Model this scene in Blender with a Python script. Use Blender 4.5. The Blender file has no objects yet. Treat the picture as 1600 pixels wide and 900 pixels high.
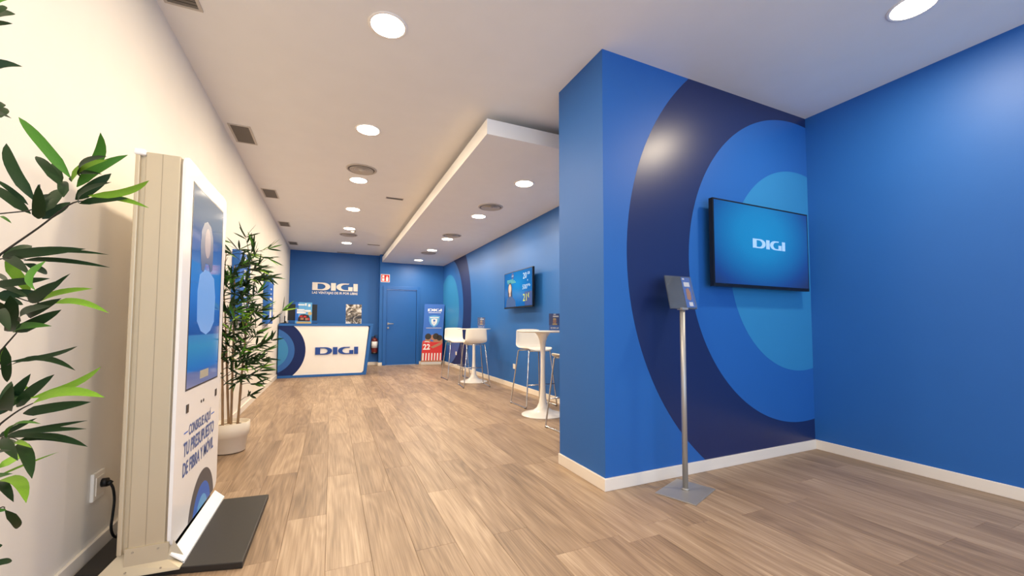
import bpy, bmesh, math, random
from mathutils import Vector, Matrix
random.seed(7)
C = bpy.context.scene.collection
PI = math.pi
# ------------------------------------------------------------------ camera
YAW, PITCH, ROLL, CAMH, FPX, PPY = .4221, .0477, .0031, 1.0834, 628.76, 478.6
_w = Vector((math.sin(YAW)*math.cos(PITCH), math.cos(YAW)*math.cos(PITCH), math.sin(PITCH)))
_r0 = Vector((math.cos(YAW), -math.sin(YAW), 0)); _u0 = _r0.cross(_w)
_r = _r0*math.cos(ROLL)+_u0*math.sin(ROLL); _u = -_r0*math.sin(ROLL)+_u0*math.cos(ROLL)
cd = bpy.data.cameras.new('camera'); cam = bpy.data.objects.new('camera', cd); C.objects.link(cam)
cd.sensor_fit = 'HORIZONTAL'; cd.sensor_width = 36; cd.lens = 36*FPX/1600
cd.shift_y = (PPY-450)/1600
cd.clip_start = .02
M = Matrix((( _r.x, _u.x, -_w.x, 0), (_r.y, _u.y, -_w.y, 0), (_r.z, _u.z, -_w.z, CAMH), (0, 0, 0, 1)))
cam.matrix_world = M
bpy.context.scene.camera = cam
def ray(x, y): return _w+_r*((x-800)/FPX)-_u*((y-PPY)/FPX)
def atd(x, y, d): return Vector((0, 0, CAMH))+ray(x, y)*d            # point d metres ahead along the view axis
def aty(x, y, Y): d = ray(x, y); return Vector((0, 0, CAMH))+d*(Y/d.y)
# ------------------------------------------------------------------ sky, exposure, daylight through the shop front
sc = bpy.context.scene
sc.view_settings.view_transform = 'Standard'; sc.view_settings.look = 'None'
sc.view_settings.exposure = 1.14; sc.view_settings.gamma = 1; sc.view_settings.use_curve_mapping = False
wd = bpy.data.worlds.new('sky'); sc.world = wd; wd.use_nodes = True
bg = wd.node_tree.nodes['Background']; bg.inputs[0].default_value = (.58, .75, 1, 1); bg.inputs[1].default_value = 1.7
pl = bpy.data.lights.new('shopfront_portal', 'AREA'); pl.shape = 'RECTANGLE'; pl.size = 4.5; pl.size_y = 2.6
pl.cycles.is_portal = True
po = bpy.data.objects.new('shopfront_portal', pl); C.objects.link(po); po.location = (1.48, -2.5, 1.4); po.rotation_euler = (PI/2, 0, 0)
LAMP_W = 12.0
LAMP_COL = (1, .83, .60)
# ------------------------------------------------------------------ room dimensions
XL, XR, YF, H = -.988, 3.957, -2.5, 3.0
PX, PY0, PY1 = 1.6695, 2.209, 2.7875
XN, YB, YD, XJ = 2.93, 11.6, 11.35, 1.18
HB = .081
# ------------------------------------------------------------------ materials
def lin(c): return tuple((v/12.92 if v <= .04045 else ((v+.055)/1.055)**2.4) for v in (c[0]/255, c[1]/255, c[2]/255))+(1,)
MATS = {}
def mat(name, rgb, rough=.5, metal=0, emit=0, bump=0, bscale=60, var=0, spec=.5, alpha=1, trans=0, vscale=4, emitrgb=None, coat=0):
    if name in MATS: return MATS[name]
    m = bpy.data.materials.new(name); m.use_nodes = True; nt = m.node_tree; b = nt.nodes['Principled BSDF']
    col = lin(rgb); b.inputs['Base Color'].default_value = col
    b.inputs['Roughness'].default_value = rough; b.inputs['Metallic'].default_value = metal
    b.inputs['Specular IOR Level'].default_value = spec
    b.inputs['Coat Weight'].default_value = coat; b.inputs['Coat Roughness'].default_value = .1
    if emit:
        b.inputs['Emission Color'].default_value = lin(emitrgb or rgb); b.inputs['Emission Strength'].default_value = emit
    if trans: b.inputs['Transmission Weight'].default_value = trans; b.inputs['IOR'].default_value = 1.1
    b.inputs['Alpha'].default_value = alpha
    tc = nt.nodes.new('ShaderNodeTexCoord')
    n = nt.nodes.new('ShaderNodeTexNoise'); n.inputs['Scale'].default_value = vscale; n.inputs['Detail'].default_value = 3
    nt.links.new(tc.outputs['Object'], n.inputs['Vector'])
    v = var or .03
    mx = nt.nodes.new('ShaderNodeMix'); mx.data_type = 'RGBA'
    mx.inputs[6].default_value = tuple(c*(1-v) for c in col[:3])+(1,); mx.inputs[7].default_value = tuple(min(1, c*(1+v)) for c in col[:3])+(1,)
    nt.links.new(n.outputs['Fac'], mx.inputs[0]); nt.links.new(mx.outputs[2], b.inputs['Base Color'])
    if bump:
        nb = nt.nodes.new('ShaderNodeTexNoise'); nb.inputs['Scale'].default_value = bscale; nb.inputs['Detail'].default_value = 4
        nt.links.new(tc.outputs['Object'], nb.inputs['Vector'])
        bp = nt.nodes.new('ShaderNodeBump'); bp.inputs['Strength'].default_value = bump; bp.inputs['Distance'].default_value = .002
        nt.links.new(nb.outputs['Fac'], bp.inputs['Height']); nt.links.new(bp.outputs['Normal'], b.inputs['Normal'])
    MATS[name] = m; return m
white_wall = mat('white_wall_paint', (238, 231, 220), .6, bump=.15, bscale=90)
ceil_m = mat('ceiling_paint', (243, 240, 236), .7, bump=.1, bscale=120)
blue_m = mat('blue_wall_paint', (33, 99, 175), .5, bump=.12, bscale=110, var=.03, spec=.45)
navy_m = mat('navy_vinyl', (28, 44, 92), .33, var=.02)
navyflat_m = mat('matt_navy_vinyl', (26, 44, 98), .55, var=.02, spec=.2)
midblue_m = mat('middle_blue_vinyl', (37, 99, 176), .38, var=.02)
sky_m = mat('light_blue_vinyl', (50, 134, 190), .38, var=.02)
base_m = mat('white_baseboard_paint', (240, 230, 216), .4)
soff_m = mat('soffit_paint', (243, 240, 236), .6, bump=.1, bscale=120)
door_m = mat('blue_door_paint', (30, 96, 174), .35)
black_m = mat('black_plastic', (14, 15, 17), .35)
dark_m = mat('dark_void', (20, 20, 18), .8)
chrome_m = mat('chrome', (200, 202, 206), .15, 1)
steel_m = mat('brushed_steel', (178, 174, 168), .42, .55, bump=.05, bscale=200)
alu_m = mat('anodised_aluminium', (206, 192, 164), .45, .4, var=.02)
alud_m = mat('shaded_aluminium', (178, 164, 142), .45, .5)
wplas_m = mat('white_plastic', (245, 240, 230), .3)
wlac_m = mat('white_lacquer', (246, 242, 236), .22)
wcap_m = mat('white_cap_plastic', (252, 250, 246), .3)
slab_m = mat('black_powder_coat', (38, 34, 30), .5, bump=.25, bscale=500)
grille_m = mat('grey_grille_metal', (196, 186, 174), .45)
grilled_m = mat('dark_grille_metal', (112, 104, 94), .5)
pot_m = mat('cream_plastic_pot', (236, 222, 200), .45, bump=.1, bscale=300)
soil_m = mat('dark_soil', (56, 40, 28), .95, bump=1, bscale=60, var=.4, vscale=60)
cane_m = mat('bamboo_cane', (150, 118, 82), .6, bump=.5, bscale=40, var=.25, vscale=14)
twig_m = mat('dark_twig', (52, 48, 36), .7, var=.2)
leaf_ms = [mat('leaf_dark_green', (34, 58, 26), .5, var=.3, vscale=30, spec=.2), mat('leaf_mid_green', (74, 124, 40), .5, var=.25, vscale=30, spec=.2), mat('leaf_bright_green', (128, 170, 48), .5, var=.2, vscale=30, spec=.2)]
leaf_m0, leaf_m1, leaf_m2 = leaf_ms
logo_w = mat('white_sign_letters', (244, 238, 230), .4)
logo_b = mat('blue_sign_letters', (18, 66, 150), .35)
print_w = mat('white_print', (236, 238, 242), .5)
print_navy = mat('navy_print', (30, 58, 130), .5)
print_slate = mat('slate_blue_print', (70, 96, 156), .5)
print_blue = mat('blue_print', (28, 100, 196), .45)
print_lblue = mat('light_blue_print', (92, 168, 224), .45)
print_red = mat('red_print', (206, 36, 40), .5)
print_skin = mat('skin_print', (172, 120, 92), .5)
print_hair = mat('dark_hair_print', (34, 26, 24), .5)
print_dark = mat('dark_print', (40, 44, 60), .5)
print_grey = mat('grey_print', (196, 196, 200), .5)
print_gold = mat('gold_print', (206, 176, 110), .5)
silver_m = mat('silver_reflection_tones', (196, 186, 172), .25, .7, bump=1, bscale=26, var=.5, vscale=16)
def painted_silver():  # black to white noise paints silvery reflections into the base colour
    m = bpy.data.materials.new('silver_reflection_tones'); m.use_nodes = True; nt = m.node_tree; b = nt.nodes['Principled BSDF']; b.inputs['Roughness'].default_value = .3
    tc = nt.nodes.new('ShaderNodeTexCoord'); n = nt.nodes.new('ShaderNodeTexNoise'); n.inputs['Scale'].default_value = 9; n.inputs['Detail'].default_value = 3; n.inputs['Distortion'].default_value = 1.5
    r = nt.nodes.new('ShaderNodeValToRGB'); nt.links.new(tc.outputs['Object'], n.inputs['Vector']); nt.links.new(n.outputs['Fac'], r.inputs['Fac']); nt.links.new(r.outputs['Color'], b.inputs['Base Color'])
    for p, c in ((.5, (120, 106, 84)), (.62, (225, 220, 212))): e = r.color_ramp.elements.new(p); e.color = lin(c)
    r.color_ramp.elements[0].position = .38; r.color_ramp.elements[0].color = lin((36, 32, 30)); r.color_ramp.elements[-1].position = .8; r.color_ramp.elements[-1].color = lin((244, 240, 232)); return m
silver_m = painted_silver()
acryl_m = mat('clear_acrylic', (120, 126, 132), .05, alpha=.16, spec=.8)
acryl_back = mat('reflection_toned_acrylic', (74, 78, 84), .08, var=.5, vscale=12, spec=.9)  # mottled dark grey imitates reflections in the clear holder
red_m = mat('red_enamel', (104, 30, 24), .35)
cord_m = mat('black_rubber_cable', (18, 18, 18), .5)
lampface_m = mat('lit_diffuser', (255, 246, 226), .4, emit=9, emitrgb=(255, 236, 205))
lamptrim_m = mat('white_lamp_trim', (250, 244, 236), .4)

def screen_mat(name, stops, cx, cz, sx, sz, strength, axis='X', rough=.12):
    m = bpy.data.materials.new(name); m.use_nodes = True; nt = m.node_tree; b = nt.nodes['Principled BSDF']
    b.inputs['Base Color'].default_value = (.004, .006, .01, 1); b.inputs['Roughness'].default_value = rough
    tc = nt.nodes.new('ShaderNodeTexCoord'); mp = nt.nodes.new('ShaderNodeMapping'); mp.vector_type = 'POINT'
    nt.links.new(tc.outputs['Object'], mp.inputs['Vector'])
    if axis == 'X': mp.inputs['Location'].default_value = (-cx/sx, 0, -cz/sz); mp.inputs['Scale'].default_value = (1/sx, 0, 1/sz)
    else: mp.inputs['Location'].default_value = (0, -cx/sx, -cz/sz); mp.inputs['Scale'].default_value = (0, 1/sx, 1/sz)
    g = nt.nodes.new('ShaderNodeTexGradient'); g.gradient_type = 'SPHERICAL'; nt.links.new(mp.outputs['Vector'], g.inputs['Vector'])
    r = nt.nodes.new('ShaderNodeValToRGB'); nt.links.new(g.outputs['Fac'], r.inputs['Fac'])
    while len(r.color_ramp.elements) < len(stops): r.color_ramp.elements.new(.5)
    for e, (p, c) in zip(r.color_ramp.elements, stops): e.position = p; e.color = lin(c)
    nt.links.new(r.outputs['Color'], b.inputs['Emission Color']); b.inputs['Emission Strength'].default_value = strength
    return m

def wood_mat():
    m = bpy.data.materials.new('grey_oak_plank'); m.use_nodes = True; nt = m.node_tree; N = nt.nodes; L = nt.links; b = N['Principled BSDF']
    oi = N.new('ShaderNodeObjectInfo'); ge = N.new('ShaderNodeNewGeometry')
    cmb = N.new('ShaderNodeCombineXYZ'); ml = N.new('ShaderNodeMath'); ml.operation = 'MULTIPLY'; ml.inputs[1].default_value = 40
    L.new(oi.outputs['Random'], ml.inputs[0]); L.new(ml.outputs[0], cmb.inputs[0]); L.new(ml.outputs[0], cmb.inputs[1]); L.new(ml.outputs[0], cmb.inputs[2])
    ad = N.new('ShaderNodeVectorMath'); ad.operation = 'ADD'; L.new(ge.outputs['Position'], ad.inputs[0]); L.new(cmb.outputs[0], ad.inputs[1])
    mp = N.new('ShaderNodeMapping'); mp.inputs['Scale'].default_value = (5.2, .62, 1); L.new(ad.outputs[0], mp.inputs[0])
    n1 = N.new('ShaderNodeTexNoise'); n1.inputs['Scale'].default_value = 1.0; n1.inputs['Detail'].default_value = 1.5; n1.inputs['Distortion'].default_value = .5; L.new(mp.outputs[0], n1.inputs['Vector'])
    k = N.new('ShaderNodeMath'); k.operation = 'MULTIPLY'; k.inputs[1].default_value = 62; L.new(n1.outputs['Fac'], k.inputs[0])
    s = N.new('ShaderNodeMath'); s.operation = 'SINE'; L.new(k.outputs[0], s.inputs[0])
    mp2 = N.new('ShaderNodeMapping'); mp2.inputs['Scale'].default_value = (130, 3.5, 1); L.new(ad.outputs[0], mp2.inputs[0])
    n2 = N.new('ShaderNodeTexNoise'); n2.inputs['Scale'].default_value = 1; n2.inputs['Detail'].default_value = 5; L.new(mp2.outputs[0], n2.inputs['Vector'])
    mp3 = N.new('ShaderNodeMapping'); mp3.inputs['Scale'].default_value = (10, 1.4, 1); L.new(ad.outputs[0], mp3.inputs[0])
    n3 = N.new('ShaderNodeTexNoise'); n3.inputs['Scale'].default_value = 1; n3.inputs['Detail'].default_value = 2; L.new(mp3.outputs[0], n3.inputs['Vector'])
    def madd(a, f, c):
        x = N.new('ShaderNodeMath'); x.operation = 'MULTIPLY_ADD'; x.inputs[1].default_value = f
        L.new(a, x.inputs[0])
        if isinstance(c, float): x.inputs[2].default_value = c
        else: L.new(c, x.inputs[2])
        return x.outputs[0]
    v = madd(s.outputs[0], .065, -.07); v = madd(n2.outputs['Fac'], .78, v); v = madd(n3.outputs['Fac'], .5, v); v = madd(oi.outputs['Random'], .24, v)
    v = madd(v, 1.0, -.18)
    r = N.new('ShaderNodeValToRGB'); L.new(v, r.inputs['Fac'])
    cs = [(.12, (108, 88, 68)), (.42, (147, 122, 97)), (.62, (168, 142, 115)), (.9, (196, 171, 143))]
    while len(r.color_ramp.elements) < 4: r.color_ramp.elements.new(.5)
    for e, (p, c) in zip(r.color_ramp.elements, cs): e.position = p; e.color = lin(c)
    L.new(r.outputs['Color'], b.inputs['Base Color']); b.inputs['Roughness'].default_value = .42; b.inputs['Specular IOR Level'].default_value = .4
    bp = N.new('ShaderNodeBump'); bp.inputs['Strength'].default_value = .12; bp.inputs['Distance'].default_value = .001
    L.new(v, bp.inputs['Height']); L.new(bp.outputs['Normal'], b.inputs['Normal'])
    return m
wood_m = wood_mat()
joint_m = mat('floor_joint', (110, 88, 68), .8)

# ------------------------------------------------------------------ mesh helpers
class MB:
    def __init__(s): s.v = []; s.f = []; s.sm = []
    def add(s, vs, fs, smooth=False):
        o = len(s.v); s.v += [Vector(v) for v in vs]; s.f += [tuple(i+o for i in f) for f in fs]; s.sm += [smooth]*len(fs); return s
    def box(s, x0, x1, y0, y1, z0, z1):
        vs = [(x0, y0, z0), (x1, y0, z0), (x1, y1, z0), (x0, y1, z0), (x0, y0, z1), (x1, y0, z1), (x1, y1, z1), (x0, y1, z1)]
        return s.add(vs, [(0, 3, 2, 1), (4, 5, 6, 7), (0, 1, 5, 4), (1, 2, 6, 5), (2, 3, 7, 6), (3, 0, 4, 7)])
    def prism(s, pts, vec):                                             # planar polygon pushed along vec
        n = len(pts); a = [Vector(p) for p in pts]; b = [p+Vector(vec) for p in a]
        return s.add(a+b, [tuple(range(n-1, -1, -1)), tuple(range(n, 2*n))]+[(i, (i+1) % n, n+(i+1) % n, n+i) for i in range(n)])
    def strip(s, A, B, vec):                                            # band between two polylines, with depth
        n = len(A); V = Vector(vec); a = [Vector(p) for p in A]; b = [Vector(p) for p in B]
        vs = a+b+[p+V for p in a]+[p+V for p in b]; fs = []
        for i in range(n-1):
            fs += [(i, i+1, n+i+1, n+i), (2*n+i, 3*n+i, 3*n+i+1, 2*n+i+1), (i, 2*n+i, 2*n+i+1, i+1), (n+i, n+i+1, 3*n+i+1, 3*n+i)]
        fs += [(0, n, 3*n, 2*n), (n-1, 3*n-1, 4*n-1, 2*n-1)]
        return s.add(vs, fs)
    def tube(s, pts, r, n=8, closed=False):
        pts = [Vector(p) for p in pts]; m = len(pts); rs = r if isinstance(r, (list, tuple)) else [r]*m
        vs = []; up = Vector((0, 0, 1)); nrm = None
        for i in range(m):
            if closed: t = pts[(i+1) % m]-pts[i-1]
            else: t = pts[min(i+1, m-1)]-pts[max(i-1, 0)]
            t.normalize()
            if nrm is None:
                nrm = t.orthogonal() if abs(t.z) > .95 else t.cross(up)
            nrm = (nrm-t*nrm.dot(t)).normalized(); bn = t.cross(nrm)
            for k in range(n): a = 2*PI*k/n; vs.append(pts[i]+(nrm*math.cos(a)+bn*math.sin(a))*rs[i])
        fs = []
        for i in range(m if closed else m-1):
            j = (i+1) % m
            for k in range(n): l = (k+1) % n; fs.append((i*n+k, i*n+l, j*n+l, j*n+k))
        s.add(vs, fs, True)
        if not closed: o = len(s.v)-m*n; s.f += [tuple(o+k for k in range(n-1, -1, -1)), tuple(o+(m-1)*n+k for k in range(n))]; s.sm += [False]*2
        return s
    def lathe(s, prof, c, n=32, axis='Z', smooth=True):                 # prof: (r, z)
        vs = []
        for r, z in prof:
            for k in range(n): a = 2*PI*k/n; vs.append(Vector((c[0]+r*math.cos(a), c[1]+r*math.sin(a), c[2]+z)))
        m = len(prof); fs = []
        for i in range(m-1):
            for k in range(n): l = (k+1) % n; fs.append((i*n+k, i*n+l, (i+1)*n+l, (i+1)*n+k))
        s.add(vs, fs, smooth)
        o = len(s.v)-m*n
        if prof[0][0] > 1e-5: s.f.append(tuple(o+k for k in range(n-1, -1, -1))); s.sm.append(False)
        if prof[-1][0] > 1e-5: s.f.append(tuple(o+(m-1)*n+k for k in range(n))); s.sm.append(False)
        return s
    def mesh(s, name, mtx=None):
        me = bpy.data.meshes.new(name)
        vs = [mtx @ v for v in s.v] if mtx else s.v
        me.from_pydata([tuple(v) for v in vs], [], s.f); me.polygons.foreach_set('use_smooth', s.sm); me.update(); return me
WM = {}
def put(o, parent, mtx):
    C.objects.link(o); WM[o] = mtx
    if parent: o.parent = parent; o.matrix_local = WM[parent].inverted() @ mtx
    else: o.matrix_local = mtx
    return o
def thing(name, label, cat, loc=(0, 0, 0), rz=0, group=None):
    o = bpy.data.objects.new(name, None); o.empty_display_size = .1
    put(o, None, Matrix.Translation(loc) @ Matrix.Rotation(rz, 4, 'Z')); o['label'] = label; o['category'] = cat
    if group: o['group'] = group
    return o
def obj(name, mb, m, parent=None, origin=None, label=None, local=False):
    """mb in world coordinates (local=True: in the parent's own)."""
    pm = WM[parent] if parent else Matrix.Translation(origin or (0, 0, 0))
    if parent and not local and origin: pm = Matrix.Translation(origin)
    inv = None if local else pm.inverted()
    me = mb.mesh(name, inv)
    bm = bmesh.new(); bm.from_mesh(me); bmesh.ops.recalc_face_normals(bm, faces=bm.faces); bm.to_mesh(me); bm.free()
    me.materials.append(m); o = bpy.data.objects.new(name, me); put(o, parent, pm)
    if label: o['label'] = label
    return o
def tag(o, label, cat, group=None):
    o['label'] = label; o['category'] = cat
    if group: o['group'] = group
    return o
def struct(name, mb, m, parent=None, origin=None):
    o = obj(name, mb, m, parent, origin); o['kind'] = 'structure'; return o
def bevel(o, w=.003, seg=2):
    b = o.modifiers.new('bevel', 'BEVEL'); b.width = w; b.segments = seg; b.limit_method = 'ANGLE'; b.angle_limit = .6; return o
def copy_tree(o, mtx, parent=None):
    c = o.copy(); C.objects.link(c); c.parent = parent
    if parent is None: c.matrix_local = mtx; WM[c] = mtx
    else: WM[c] = WM[parent] @ o.matrix_local
    for ch in list(o.children):
        copy_tree(ch, None, c)
    return c

# plane mapper: 2D (u, v) on a plane with origin o, axes ux, uv, lifted by n
class Plane:
    def __init__(s, o, ux, uz, n): s.o = Vector(o); s.ux = Vector(ux); s.uz = Vector(uz); s.n = Vector(n)
    def __call__(s, u, v, d=0): return s.o+s.ux*u+s.uz*v+s.n*d
    def poly(s, pts, d, t=.0006, mb=None):
        mb = mb or MB(); return mb.prism([s(u, v, d) for u, v in pts], s.n*t)
    def rect(s, u0, v0, u1, v1, d, t=.0006, mb=None): return s.poly([(u0, v0), (u1, v0), (u1, v1), (u0, v1)], d, t, mb)
    def disc(s, u, v, r, d, t=.0006, mb=None, rv=None, n=24, a0=0, a1=2*PI):
        rv = rv or r
        return s.poly([(u+r*math.cos(a0+(a1-a0)*k/n), v+rv*math.sin(a0+(a1-a0)*k/n)) for k in range(n if a1-a0 > 6.2 else n+1)], d, t, mb)
def wordmark(P, u, v, w, d, t=.004):
    """the wide DIGI letters; w is the full width, (u, v) the lower left corner"""
    k = w/5.47; mb = MB(); q = lambda x, y: P(u+x*k, v+y*k, d); V = P.n*t
    def quad(x0, y0, x1, y1): mb.prism([q(x0, y0), q(x1, y0), q(x1, y1), q(x0, y1)], V)
    quad(0, 0, .62, 1)
    n = 14; A = [(.62, 1)]; B = [(.62, .86)]
    for i in range(n+1):
        a = PI/2-PI*i/n; A.append((1.25+.86*math.cos(a), .5+.5*math.sin(a))); B.append((.98+.56*math.cos(a), .5+.36*math.sin(a)))
    A.append((.62, 0)); B.append((.62, .14)); mb.strip([q(*p) for p in A], [q(*p) for p in B], V)
    quad(2.2, 0, 2.78, 1)
    A = [(4.42, 1)]; B = [(4.3, .87)]
    for i in range(n+1):
        a = PI/2+PI*i/n; A.append((3.72+.87*math.cos(a), .5+.5*math.sin(a))); B.append((3.98+.57*math.cos(a), .5+.37*math.sin(a)))
    A.append((4.84, 0)); B.append((4.84, .13)); mb.strip([q(*p) for p in A], [q(*p) for p in B], V)
    quad(4.3, .13, 4.84, .55); quad(4.93, 0, 5.47, 1)
    return mb
def text_mb(s, P, u, v, d, height=None, width=None, t=.001, bold=0.0, align='LEFT'):
    cu = bpy.data.curves.new('lettering', 'FONT'); cu.body = s; cu.size = 1; cu.offset = bold; cu.resolution_u = 2; cu.fill_mode = 'FRONT'
    to = bpy.data.objects.new('lettering', cu); me = bpy.data.meshes.new_from_object(to)
    xs = [p.co.x for p in me.vertices]; ys = [p.co.y for p in me.vertices]
    x0, x1 = min(xs), max(xs); y1 = max(ys) if 'Ó' not in s and 'Í' not in s else .72; ky = height/y1; kx = (width/(x1-x0)) if width else ky
    off = 0 if align == 'LEFT' else -(x1-x0)*kx/2
    mb = MB(); mb.add([P(u+off+(p.co.x-x0)*kx, v+p.co.y*ky, d+t) for p in me.vertices], [tuple(f.vertices) for f in me.polygons])
    bpy.data.objects.remove(to); bpy.data.curves.remove(cu); bpy.data.meshes.remove(me)
    return mb

# ================================================================== THE ROOM
B = MB().box(XL-.1, XR+.1, YF, YB+.1, -.06, -.011)
floor = struct('floor', B, joint_m)
B = MB().box(XL, XR, YF, -1.3, -.0105, 0); struct('floor_strip', B, wood_m, floor)
W = .1978; JO = {0: 2.0, -1: 2.59, -2: 4.615, 1: 5.21, 2: 2.0, 3: 2.65, 4: 1.99, 5: 1.697, 6: 5.36, 7: 1.645, 9: 1.65, 11: 1.617, 12: 1.0, 13: 1.606, 14: 1.0, 15: 1.785, 16: 1.01, 17: 2.135}
PL = 1.212; pcache = {}
def plank_mesh(w, l):
    key = (round(w, 4), round(l, 4))
    if key not in pcache:
        b = MB(); g = .0003; e = .0012; z0 = -.0105
        vs = [(g, g, z0), (w-g, g, z0), (w-g, l-g, z0), (g, l-g, z0), (g, g, -.0012), (w-g, g, -.0012), (w-g, l-g, -.0012), (g, l-g, -.0012), (e, e, 0), (w-e, e, 0), (w-e, l-e, 0), (e, l-e, 0)]
        fs = [(0, 3, 2, 1), (0, 1, 5, 4), (1, 2, 6, 5), (2, 3, 7, 6), (3, 0, 4, 7), (4, 5, 9, 8), (5, 6, 10, 9), (6, 7, 11, 10), (7, 4, 8, 11), (8, 9, 10, 11)]
        b.add(vs, fs); me = b.mesh('plank'); me.materials.append(wood_m); pcache[key] = me
    return pcache[key]
for k in range(-5, 20):
    x0, x1 = max(XL, k*W), min(XR, (k+1)*W)
    if x1-x0 < .01: continue
    yend = YB if x0 < XJ else (YD+.02 if x0 < XN else PY0+.03)
    ph = JO.get(k, random.choice((.4, .9, 1.3, 1.75, 2.3))+.13*k % .3)
    y = ph-PL*math.ceil((ph+1.3)/PL)
    while y < yend:
        a, b = max(y, -1.3), min(y+PL, yend)
        if b-a > .03:
            o = bpy.data.objects.new('plank', plank_mesh(x1-x0, b-a)); put(o, floor, Matrix.Translation((x0, a, 0)))
        y += PL
struct('wall_left', MB().box(XL-.1, XL, YF, YB+.1, 0, H), white_wall)
wr = struct('wall_right', MB().box(XR, XR+.1, YF, PY0, 0, H), blue_m)
wp = struct('wall_pillar', MB().box(PX, XR+.1, PY0, PY1, 0, H), blue_m)
wb = struct('wall_back', MB().box(XL, XJ, YB, YB+.1, 0, H), blue_m)
wdr = MB().box(XJ, 1.36, YD, YB+.1, 0, H).box(2.17, XN+.1, YD, YD+.1, 0, H).box(1.36, 2.17, YD, YD+.1, 2.06, H)
wdoor = struct('wall_door_side', wdr, blue_m)
wn = struct('wall_niche', MB().box(XN, XN+.1, PY1, YD, 0, H), blue_m)
struct('ceiling', MB().box(XL-.1, XR+.1, YF, YB+.1, H, H+.1), ceil_m)
# lowered ceiling raft with a shadow gap above it
SX, SY, SZ = 1.2304, 3.2947, 2.79
rf = struct('ceiling_raft', MB().box(SX, XN, SY, YD, SZ, SZ+.14), soff_m)
struct('raft_hanger', MB().box(SX+.45, XN, SY+.45, YD, SZ+.14, H), ceil_m, rf)
# the street side behind the camera: wall with a wide shop window
wf = MB().box(XL, XR, YF-.1, YF, 0, .1).box(XL, XR, YF-.1, YF, 2.7, H).box(XL, XL+.22, YF-.1, YF, .1, 2.7).box(XR-.22, XR, YF-.1, YF, .1, 2.7)
struct('wall_front', wf, white_wall)
wfr = MB().box(XL+.22, XR-.22, YF-.07, YF-.03, .1, .15).box(XL+.22, XR-.22, YF-.07, YF-.03, 2.65, 2.7)
for x in (XL+.22, .55, 2.4, XR-.27): wfr.box(x, x+.05, YF-.07, YF-.03, .15, 2.65)
struct('window_1', wfr, black_m)
# baseboards
t = .015
def bb(name, mb): bevel(struct(name, mb, base_m), .003, 2)
bb('baseboard_left', MB().box(XL, XL+t, YF, YB, 0, HB))
bb('baseboard_right', MB().box(XR-t, XR, YF, PY0-t, 0, HB))
bb('baseboard_pillar', MB().prism([(PX-t, PY1, 0), (PX-t, PY0-t, 0), (XR, PY0-t, 0), (XR, PY0, 0), (PX, PY0, 0), (PX, PY1, 0)], (0, 0, HB)))
bb('baseboard_niche', MB().box(XN-t, XN, PY1, YD, 0, HB))
bb('baseboard_back', MB().box(XL+t, XJ-t, YB-t, YB, 0, HB))
bb('baseboard_door', MB().prism([(XJ-t, YB, 0), (XJ-t, YD-t, 0), (1.27, YD-t, 0), (1.27, YD, 0), (XJ, YD, 0), (XJ, YB, 0)], (0, 0, HB)).box(2.255, XN-t, YD-t, YD, 0, HB))
# ring graphics, each layer a thin sheet of vinyl clipped to its wall
def clipc(cx, cz, r, x0, x1, z0, z1, n=160):
    pts = [(cx+r*math.cos(2*PI*k/n), cz+r*math.sin(2*PI*k/n)) for k in range(n)]
    def cl(P, f, inter):
        out = []
        for i in range(len(P)):
            a, b = P[i-1], P[i]
            if f(b):
                if not f(a): out.append(inter(a, b))
                out.append(b)
            elif f(a): out.append(inter(a, b))
        return out
    def ix(v): return lambda a, b: (v, a[1]+(b[1]-a[1])*(v-a[0])/(b[0]-a[0]))
    def iz(v): return lambda a, b: (a[0]+(b[0]-a[0])*(v-a[1])/(b[1]-a[1]), v)
    for f, g in ((lambda p: p[0] >= x0, ix(x0)), (lambda p: p[0] <= x1, ix(x1)), (lambda p: p[1] >= z0, iz(z0)), (lambda p: p[1] <= z1, iz(z1))):
        pts = cl(pts, f, g)
    return pts
for i, (cx, cz, r, m, lb) in enumerate(((3.79, 1.583, 1.924, navy_m, 'dark navy outer ring'), (3.79, 1.588, 1.335, midblue_m, 'middle blue ring'), (3.79, 1.581, .885, sky_m, 'light blue centre disc'))):
    P = Plane((0, PY0, 0), (1, 0, 0), (0, 0, 1), (0, -1, 0))
    o = obj('ring_graphic', P.poly(clipc(cx, cz, r, PX, XR, HB, H), .0004*i, .0005), m, wp, label=lb); o['kind'] = 'structure'
for i, (cx, cz, r, m, lb) in enumerate(((10.9, 1.47, 2.1, navyflat_m, 'dark navy outer ring'), (10.85, 1.47, 1.43, midblue_m, 'middle blue ring'), (10.75, 1.5, .96, sky_m, 'light blue centre disc'))):
    P = Plane((XN, 0, 0), (0, 1, 0), (0, 0, 1), (-1, 0, 0))
    o = obj('ring_graphic', P.poly(clipc(cx, cz, r, PY1, YD, HB, SZ), .0004*i, .0005), m, wn, label=lb); o['kind'] = 'structure'
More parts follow.
